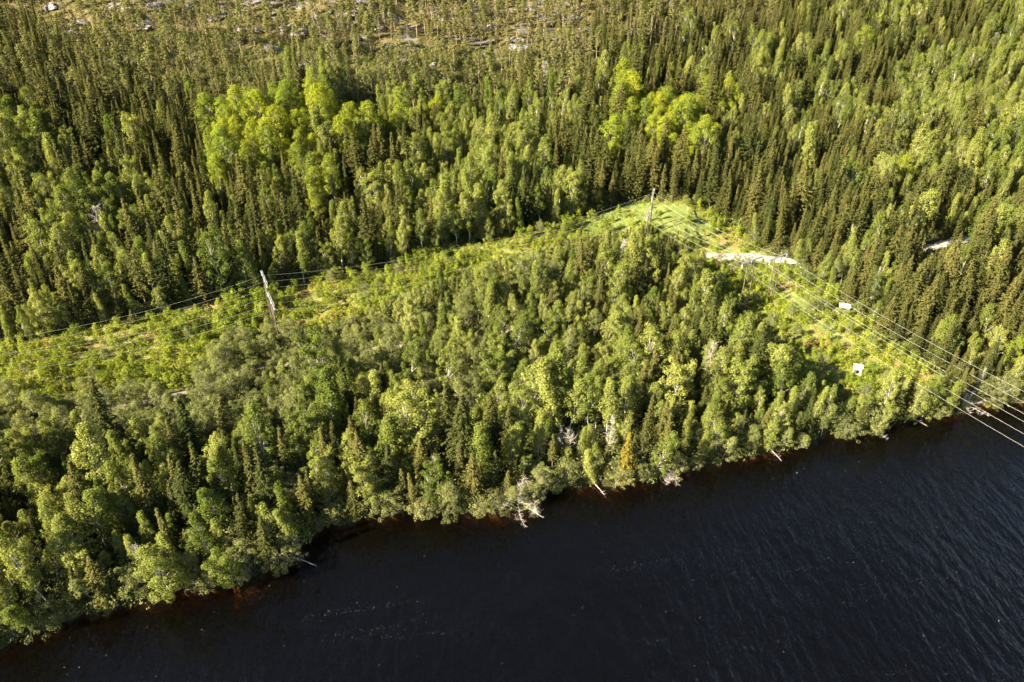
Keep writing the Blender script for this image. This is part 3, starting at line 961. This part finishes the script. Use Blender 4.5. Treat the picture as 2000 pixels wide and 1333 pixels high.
    e2r = ng.nodes.new('FunctionNodeEulerToRotation'); ng.links.new(named('turn', 'FLOAT_VECTOR'), e2r.inputs[0])
    ng.links.new(e2r.outputs[0], ip.inputs['Rotation'])
    ng.links.new(named('size', 'FLOAT_VECTOR'), ip.inputs['Scale'])
    ng.links.new(ip.outputs[0], go.inputs[0])
    md = o.modifiers.new('scatter', 'NODES'); md.node_group = ng
print('TREES', {k: len(v) for k, v in bykind.items()})

# ------------------------------------------------------------------ undergrowth: sprigs and ferns (stuff)
def scatter_cover(name, label, mesh_list, pts, smin, smax, seed):
    rg = np.random.default_rng(seed)
    coll = bpy.data.collections.new(name + '_forms')
    for j, me_ in enumerate(mesh_list):
        coll.objects.link(bpy.data.objects.new(f'{name}_form_{j:02d}', me_))
    n = len(pts)
    me = bpy.data.meshes.new(name); me.vertices.add(n); me.vertices.foreach_set('co', pts.ravel())
    s = rg.uniform(smin, smax, n)
    rot = np.stack([rg.normal(0, .1, n), rg.normal(0, .1, n), rg.uniform(0, 6.28, n)], 1)
    for nm, ty, data in (('form', 'INT', rg.integers(len(mesh_list), size=n).astype(np.int32)), ('turn', 'FLOAT_VECTOR', rot.ravel()),
                         ('size', 'FLOAT_VECTOR', np.stack([s, s, s * rg.uniform(.7, 1.3, n)], 1).ravel())):
        a = me.attributes.new(nm, ty, 'POINT'); a.data.foreach_set('value' if ty == 'INT' else 'vector', data)
    o = obj(name, me); tag(o, label, kind='stuff')
    ng = next(g for g in bpy.data.node_groups if g.name.startswith('spruce_tree_scatter')).copy()
    next(nd for nd in ng.nodes if nd.bl_idname == 'GeometryNodeCollectionInfo').inputs['Collection'].default_value = coll
    md = o.modifiers.new('scatter', 'NODES'); md.node_group = ng

def tuft(seed, material, n, rad, hgt, leaf):
    rg = np.random.default_rng(seed)
    g = Geo()
    a = rg.uniform(0, 6.28, n); r = rad * np.sqrt(rg.random(n)); z_ = hgt * rg.random(n) * np.sqrt(np.maximum(.05, 1 - (r / rad) ** 2))
    c = np.stack([np.cos(a) * r, np.sin(a) * r, z_], 1)
    nrm = c * [1 / rad, 1 / rad, 1 / hgt] + [0, 0, .5] + rg.normal(0, .45, (n, 3))
    g.leaves(c, nrm, leaf * rg.uniform(.6, 1.4, n), leaf * .6 * rg.uniform(.6, 1.4, n), None, 0, rg)
    return g.mesh('tuft', [material])
rng = np.random.default_rng(77)
n = 110000
x = rng.uniform(-260, 330, n); y = rng.uniform(50, 330, n)
z = height(x, y); u, v, _ = project(np.stack([x, y, z], 1)); dsh = shore_d(x, y)
vis = (u > -60) & (u < 2060) & (dsh > .3) & (dist_path(x, y, ROAD) > 2.9)
cl = inpoly(x, y, CLEAR_LEFT) | inpoly(x, y, CLEAR_RIGHT)
gr = inpoly(x, y, GRASSY)
tr_ = dist_path(x, y, TRACK) < 1.6
P = np.stack([x, y, z], 1)
nn = noise2(x * 3, y * 3, 0, 12)
scatter_cover('fern_cover', 'knee high bright green ferns and seedlings on the clearings', [tuft(s, M['fern'], 80, .9, .8, .26) for s in (1, 2, 3)], P[vis & cl & ~tr_ & ~gr & (nn > -.8)][:16000], .45, 1.5, 1)
scatter_cover('grass_tufts', 'short bright grass where the two clearings meet', [tuft(s, M['shrub'], 60, .7, .45, .2) for s in (12, 13)], P[vis & gr & ~tr_ & (nn > -.9)][:5000], .5, 1.1, 6)
scatter_cover('heather_cover', 'reddish brown heath and dry grass patches between the shrubs', [tuft(s, M['heath'], 46, .8, .4, .22) for s in (4, 5, 6)], P[vis & cl & ~gr & ~tr_ & (nn < -.3)][:7000], .5, 1.1, 2)
scatter_cover('undergrowth', 'leafy undergrowth between the trunks of the forest', [tuft(s, M['alder'], 110, 1.2, 2.0, .3) for s in (7, 8, 9)], P[vis & ~cl & (rng.random(n) < .6)][:22000], .6, 1.5, 3)
# heath on the rocky hill
x = rng.uniform(-260, 330, n); y = rng.uniform(250, 470, n); z = height(x, y); u, v, _ = project(np.stack([x, y, z], 1))
ok = (u > -60) & (u < 2060) & (v > -60) & (shore_d(x, y) > 180) & (noise2(x * 2, y * 2, 0, 12) > -.3)
scatter_cover('hill_heath', 'low heath and lichen tufts over the stony hill top', [tuft(s, M['heath'], 40, .9, .5, .28) for s in (10, 11)], np.stack([x, y, z], 1)[ok][:12000], .5, 1.2, 4)

# ------------------------------------------------------------------ rock outcrops on the hill
m, nt, out = mat('granite')
geo = nt.nodes.new('ShaderNodeNewGeometry')
a = nt.nodes.new('ShaderNodeTexNoise'); a.inputs['Scale'].default_value = 1.3; a.inputs['Detail'].default_value = 6
nt.links.new(geo.outputs['Position'], a.inputs[0])
mr = nt.nodes.new('ShaderNodeMapRange'); nt.links.new(a.outputs[0], mr.inputs[0]); mr.inputs[1].default_value = .38; mr.inputs[2].default_value = .62
c1 = mixrgb(nt, mr.outputs[0], (.08, .075, .08), (.21, .19, .19))
d = nt.nodes.new('ShaderNodeBsdfDiffuse'); nt.links.new(c1, d.inputs[0]); 
bp = nt.nodes.new('ShaderNodeBump'); bp.inputs['Distance'].default_value = .4; nt.links.new(a.outputs[0], bp.inputs['Height']); nt.links.new(bp.outputs[0], d.inputs['Normal'])
nt.links.new(d.outputs[0], out.inputs[0]); M['rock'] = m
def rock_mesh(seed):
    import bmesh
    rg = np.random.default_rng(seed)
    bm = bmesh.new(); bmesh.ops.create_icosphere(bm, subdivisions=3, radius=1)
    ks = rg.normal(size=(7, 3)) * 1.6; ph = rg.uniform(0, 6.28, 7)
    planes = rg.normal(size=(6, 3)); planes /= np.linalg.norm(planes, axis=1, keepdims=True); planes[:, 2] = abs(planes[:, 2])
    for vv in bm.verts:
        p = np.array(vv.co)
        p = p * (1 + .09 * np.sin(ks @ p * 1.6 + ph).sum() / 2)
        for pl in planes:
            dd = p @ pl - .72
            if dd > 0: p = p - pl * dd * .9
        vv.co = p
    me = bpy.data.meshes.new('rock_outcrop'); bm.to_mesh(me); bm.free(); me.materials.append(m)
    return me
rocks = [rock_mesh(s) for s in range(5)]
ROCK_PX = [(525, 30), (505, 60), (470, 60), (555, 58), (640, 25), (700, 20), (545, 100), (600, 130), (620, 115), (650, 125), (470, 85), (530, 95), (330, 90), (165, 45),
           (150, 70), (210, 65), (790, 120), (845, 130), (805, 98), (770, 95), (870, 40), (900, 15), (1010, 80), (1010, 95), (1115, 35), (1090, 30), (1040, 20), (960, 55), (680, 30),
           (100, 15), (40, 80), (250, 20), (280, 55), (860, 10), (940, 110), (690, 75), (740, 60), (590, 65), (420, 35), (380, 65), (1180, 20), (1240, 15), (1320, 8), (620, 50), (760, 30), (1150, 60)]
rg = np.random.default_rng(8)
for k, (u0, v0) in enumerate(ROCK_PX):
    p = ground_hit(u0, v0)
    o = obj('rock_outcrop', rocks[k % 5])
    s = rg.uniform(1.4, 3.4)
    o.scale = (s * rg.uniform(1.1, 1.8), s * .9, s * rg.uniform(.35, .6)); o.rotation_euler = (rg.normal(0, .12), rg.normal(0, .12), rg.uniform(-.6, .6))
    o.location = (p[0], p[1], p[2] + s * .05)
    uu, vv, _ = project(np.array([p[0], p[1], p[2] + .5]))
    sizew = 'large' if s > 2.6 else ('small' if s < 2 else 'weathered')
    tag(o, f"{sizew} pale granite outcrop, {say(uu[0] / 20)} percent across and {say(vv[0] / 13.33)} percent down the photo", 'rock', 'rock outcrops on the hill')

# ------------------------------------------------------------------ golden spruce at the water
C, cm, T, tm, h0 = spruce(501, 13, 1.9, 0, .03, 'gold')
gm, gt = C.mesh('golden_crown', cm), T.mesh('golden_trunk', tm, True)
p = ground_hit(1218, 946)
e = bpy.data.objects.new('spruce_tree', None); COL.objects.link(e); e.location = p; 
obj('crown', gm, e); obj('trunk', gt, e)
tag(e, 'golden yellow spruce standing at the edge of the dark water', 'spruce', 'spruces of the riverside forest')

# ------------------------------------------------------------------ fallen logs along the bank
def log_mesh(seed, ln):
    rg = np.random.default_rng(seed); g = Geo()
    pts = [np.array([t * ln, rg.normal(0, .06), 0]) for t in np.linspace(0, 1, 7)]
    g.tube(pts, [.12 - .014 * i for i in range(7)], 7)
    for _ in range(9):
        t = rg.uniform(.3, .95); a = rg.uniform(0, 6.28); l2 = rg.uniform(.4, 1.3) * (1.2 - t)
        p0 = np.array([t * ln, 0, 0]); d_ = np.array([.6, math.cos(a), abs(math.sin(a)) + .1]) * l2
        g.tube([p0, p0 + d_ * .5 + rg.normal(0, .05, 3), p0 + d_], [.045, .03, .012], 4)
    return g.mesh('fallen_log', [M['bark_dead']], True)
for k, (u0, v0, ln, ang, pitch, lab) in enumerate((
        (1028, 1003, 4.0, -35, 8, 'bare grey log slanting from the bushes into the dark water, beside the leafless bush'),
        (1155, 945, 5.5, -58, 12, 'pale log sliding down the bank into brownish shallows'),
        (570, 1098, 5.0, -20, 5, 'grey log lying off the small headland at the water edge'),
        (1310, 926, 3.5, -70, 10, 'branchy grey log under the leaning bare bush'),
        (1770, 820, 4.5, -40, 8, 'grey log across the shallows left of the crossing cables'),
        (1500, 882, 4.0, -62, 10, 'thin log leaning from the willows down to the water'))):
    p = ground_hit(u0, v0)
    o = obj('fallen_log', log_mesh(900 + k, ln))
    o.location = (p[0], p[1] + .4, float(height(p[0], p[1] + .4)) + .45); o.rotation_euler = (0, R(pitch), R(ang))
    tag(o, lab, 'log', 'fallen logs along the bank')

# ------------------------------------------------------------------ power lines
M['pole'] = bark('pole_wood', (.10, .08, .06), (.06, .05, .04), 2)
def plain(name, col, rough=.5, metal=0.0):
    m, nt, out = mat(name)
    b = nt.nodes.new('ShaderNodeBsdfPrincipled'); b.inputs['Roughness'].default_value = rough; b.inputs['Metallic'].default_value = metal
    n = nt.nodes.new('ShaderNodeTexNoise'); n.inputs['Scale'].default_value = 4
    nt.links.new(mixrgb(nt, n.outputs[0], tuple(c * .8 for c in col), tuple(min(1, c * 1.15) for c in col)), b.inputs[0])
    nt.links.new(b.outputs[0], out.inputs[0]); return m
M['steel'] = plain('galvanised_steel', (.24, .245, .25), .5, .2)
M['glassy'] = plain('insulator_glass', (.30, .40, .38), .2)
M['wire'] = plain('aluminium_wire', (.36, .36, .35), .45, .1)

def pylon(x, y, ang, h, label, arm=4.6, gap=2.2):
    """wooden H frame; ang = direction of the line"""
    z0 = float(height(x, y))
    e = bpy.data.objects.new('pylon', None); COL.objects.link(e); e.location = (x, y, z0); e.rotation_euler = (0, 0, ang)
    for s in (-1, 1):
        g = Geo(); g.tube([(0, s * gap, -1), (0, s * gap, h * .5), (0, s * gap, h)], [.15, .13, .11], 8)
        obj('pole', g.mesh('pole', [M['pole']], True), e)
    g = Geo()
    for sx_ in (-.16, .16): g.box((sx_, 0, h - .35), (.05, arm, .09))
    obj('crossarm', g.mesh('crossarm', [M['steel']]), e)
    g = Geo()
    g.tube([(0.02, -gap, h * .45), (0.02, gap, h * .8)], [.06, .06], 6); g.tube([(-.1, gap, h * .45), (-.1, -gap, h * .8)], [.06, .06], 6)
    obj('brace', g.mesh('brace', [M['pole']]), e)
    for s in (-1, 0, 1):
        g = Geo()
        pts = []; rd = []
        for k in range(9):
            pts.append((0, s * (arm - .3), h - .47 - k * .12)); rd.append(.05 if k % 2 else .14)
        g.tube(pts, rd, 8)
        obj('insulator', g.mesh('insulator', [M['glassy']]), e)
    tag(e, label, 'pylon', 'wooden power pylons')
    ca, sa = math.cos(ang), math.sin(ang)
    return [Vector((x - sa * s * (arm - .3), y + ca * s * (arm - .3), z0 + h - 1.5)) for s in (-1, 0, 1)]

def top_at(u, v, h):
    """ground point whose height h lies on this photo pixel"""
    d = ray(u, v)
    t = np.arange(80, 900, .25)
    p = np.array([0, 0, CAM_H])[None] + d[None] * t[:, None]
    i = int(np.argmax(p[:, 2] < height(p[:, 0], p[:, 1]) + h))
    return p[i, 0], p[i, 1]
HP = 13.0
L1 = top_at(515, 540, HP); L2 = top_at(528, 582, HP); R1 = top_at(1276, 376, HP); R2 = top_at(1267, 411, HP)
R4 = top_at(1521, 500, HP); R3 = top_at(1469, 507, HP)
ang1 = math.atan2(R1[1] - L1[1], R1[0] - L1[0]); ang2 = math.atan2(R2[1] - L2[1], R2[0] - L2[0])
qa = flat_hit(2000, 781, 9.0); qb = flat_hit(2000, 839, 9.0)
F1 = (R4[0] + (qa[0] - R4[0]) * 1.9, R4[1] + (qa[1] - R4[1]) * 1.9); F2 = (R3[0] + (qb[0] - R3[0]) * 1.9, R3[1] + (qb[1] - R3[1]) * 1.9)
angA = math.atan2(F1[1] - R4[1], F1[0] - R4[0]); angB = math.atan2(F2[1] - R3[1], F2[0] - R3[0])
pL1 = pylon(*L1, ang1, HP, 'wooden pylon with steel crossarm beside the forest edge, left clearing', 3.6, 1.3)
pL2 = pylon(*L2, ang2, HP, 'wooden pylon with steel crossarm among the shrubs, nearer one of the left clearing', 3.6, 1.3)
pR1 = pylon(*R1, (ang1 + angA) / 2, HP, 'farther wooden pylon where the two clearings meet on bright grass', 3.6, 1.3)
pR2 = pylon(*R2, (ang2 + angB) / 2, HP, 'nearer wooden pylon where the two clearings meet, behind dark spruces', 3.6, 1.3)
pR3 = pylon(*R3, angB, HP, 'dark wooden pylon standing in front of the pale gravel road', 3.6, 1.3)
pR4 = pylon(*R4, angA, HP, 'dark wooden pylon just past the right end of the open road', 3.6, 1.3)
def ext(a, b, k): return (a[0] + (a[0] - b[0]) * k, a[1] + (a[1] - b[1]) * k)
E1 = ext(L1, R1, .72); E2 = ext(L2, R2, .72)
def ends(pt, ang, arm, z):
    ca, sa = math.cos(ang), math.sin(ang)
    return [Vector((pt[0] - sa * s * (arm - .3), pt[1] + ca * s * (arm - .3), z)) for s in (-1, 0, 1)]
zE1 = float(height(*E1)) + HP - 1.5; zE2 = float(height(*E2)) + HP - 1.5
pE1 = ends(E1, ang1, 3.6, zE1); pE2 = ends(E2, ang2, 3.6, zE2)
pF1 = ends(F1, angA, 4.2, 9.5); pF2 = ends(F2, angB, 4.2, 9.5)
def cable(a, b, sag, label, grp):
    g = Geo()
    n = 40
    pts = []
    for i in range(n + 1):
        t = i / n
        p = a.lerp(b, t); p.z -= 4 * sag * t * (1 - t); pts.append(tuple(p))
    g.tube(pts, [.013] * (n + 1), 5)
    tag(obj('power_cable', g.mesh('power_cable', [M['wire']], True)), label, 'cable', grp)
W3 = ('nearest', 'middle', 'farthest')
def run(A, B, sag, text):
    for i in range(3):
        cable(A[i], B[i], sag, f"{W3[i]} cable of three {text}", 'cables of the power lines')
run(pE1, pL1, 3.5, 'running left from the pylon at the forest edge')
run(pL1, pR1, 4.5, 'along the dark forest edge between upper left and far pylons')
run(pE2, pL2, 3.5, 'running left from the nearer pylon in the shrubs')
run(pL2, pR2, 4.5, 'over the shrubs between the nearer left and far pylons')
run(pR1, pR4, 1.5, 'over the grass towards the pylon past the road end')
run(pR2, pR3, 1.5, 'over the grass towards the pylon before the road')
run(pR4, pF1, 3.5, 'of the upper line crossing the river corner')
run(pR3, pF2, 3.5, 'of the lower line crossing the river corner')
# pylons that carry the far ends, beyond the picture
pylon(E1[0], E1[1], ang1, HP, 'wooden pylon of the upper line beyond the left edge', 3.6, 1.3)
pylon(E2[0], E2[1], ang2, HP, 'wooden pylon of the lower line beyond the left edge', 3.6, 1.3)
# lone weathered pole
x_, y_ = top_at(474, 515, 8)
g = Geo(); g.tube([(0, 0, -1), (0, 0, 4), (.05, 0, 8)], [.17, .15, .12], 8)
o = obj('old_pole', g.mesh('old_pole', [M['bark_dead']], True)); o.location = (x_, y_, float(height(x_, y_)))
tag(o, 'lone weathered grey pole in front of the dark forest edge', 'pole')

# ------------------------------------------------------------------ small huts
M['white'] = plain('white_paint', (.42, .42, .43), .6); M['dark'] = plain('dark_window', (.03, .03, .035), .3); M['greywall'] = plain('grey_boards', (.16, .15, .14), .8)
def hut(u, v, w_, d_, h_, ang, wallm, roofm, label, name):
    p = ground_hit(u, v)
    e = bpy.data.objects.new(name, None); COL.objects.link(e); e.location = (p[0], p[1], p[2]); e.rotation_euler = (0, 0, ang)
    g = Geo(); g.box((0, 0, h_ / 2 - .2), (w_ / 2, d_ / 2, h_ / 2 + .2)); obj('wall', g.mesh('wall', [wallm]), e)
    g = Geo()
    a, b = w_ / 2 + .18, d_ / 2 + .18
    g.add([(-a, -b, h_ + .02), (a, -b, h_ + .02), (a, b, h_ + .02), (-a, b, h_ + .02), (-a, 0, h_ + .45), (a, 0, h_ + .45)],
          [(0, 1, 5, 4), (2, 3, 4, 5), (0, 4, 3), (1, 2, 5), (0, 3, 2, 1)]); obj('roof', g.mesh('roof', [roofm]), e)
    g = Geo(); g.box((0, -d_ / 2 - .02, h_ * .58), (w_ * .2, .02, h_ * .16)); obj('window', g.mesh('window', [M['dark']]), e)
    g = Geo(); g.box((w_ / 2 + .02, 0, h_ * .43), (.02, .38, h_ * .4)); obj('door', g.mesh('door', [M['greywall']]), e)
    tag(e, label, 'shed')
hut(1672, 732, 1.5, 1.5, 2.3, R(-12), M['white'], M['white'], 'tiny white hut in the shrubs near the right shore', 'small_shed')
hut(1648, 606, 2.3, 1.9, 1.3, R(-15), M['greywall'], M['white'], 'small grey shed with white roof under the cables', 'small_shed')
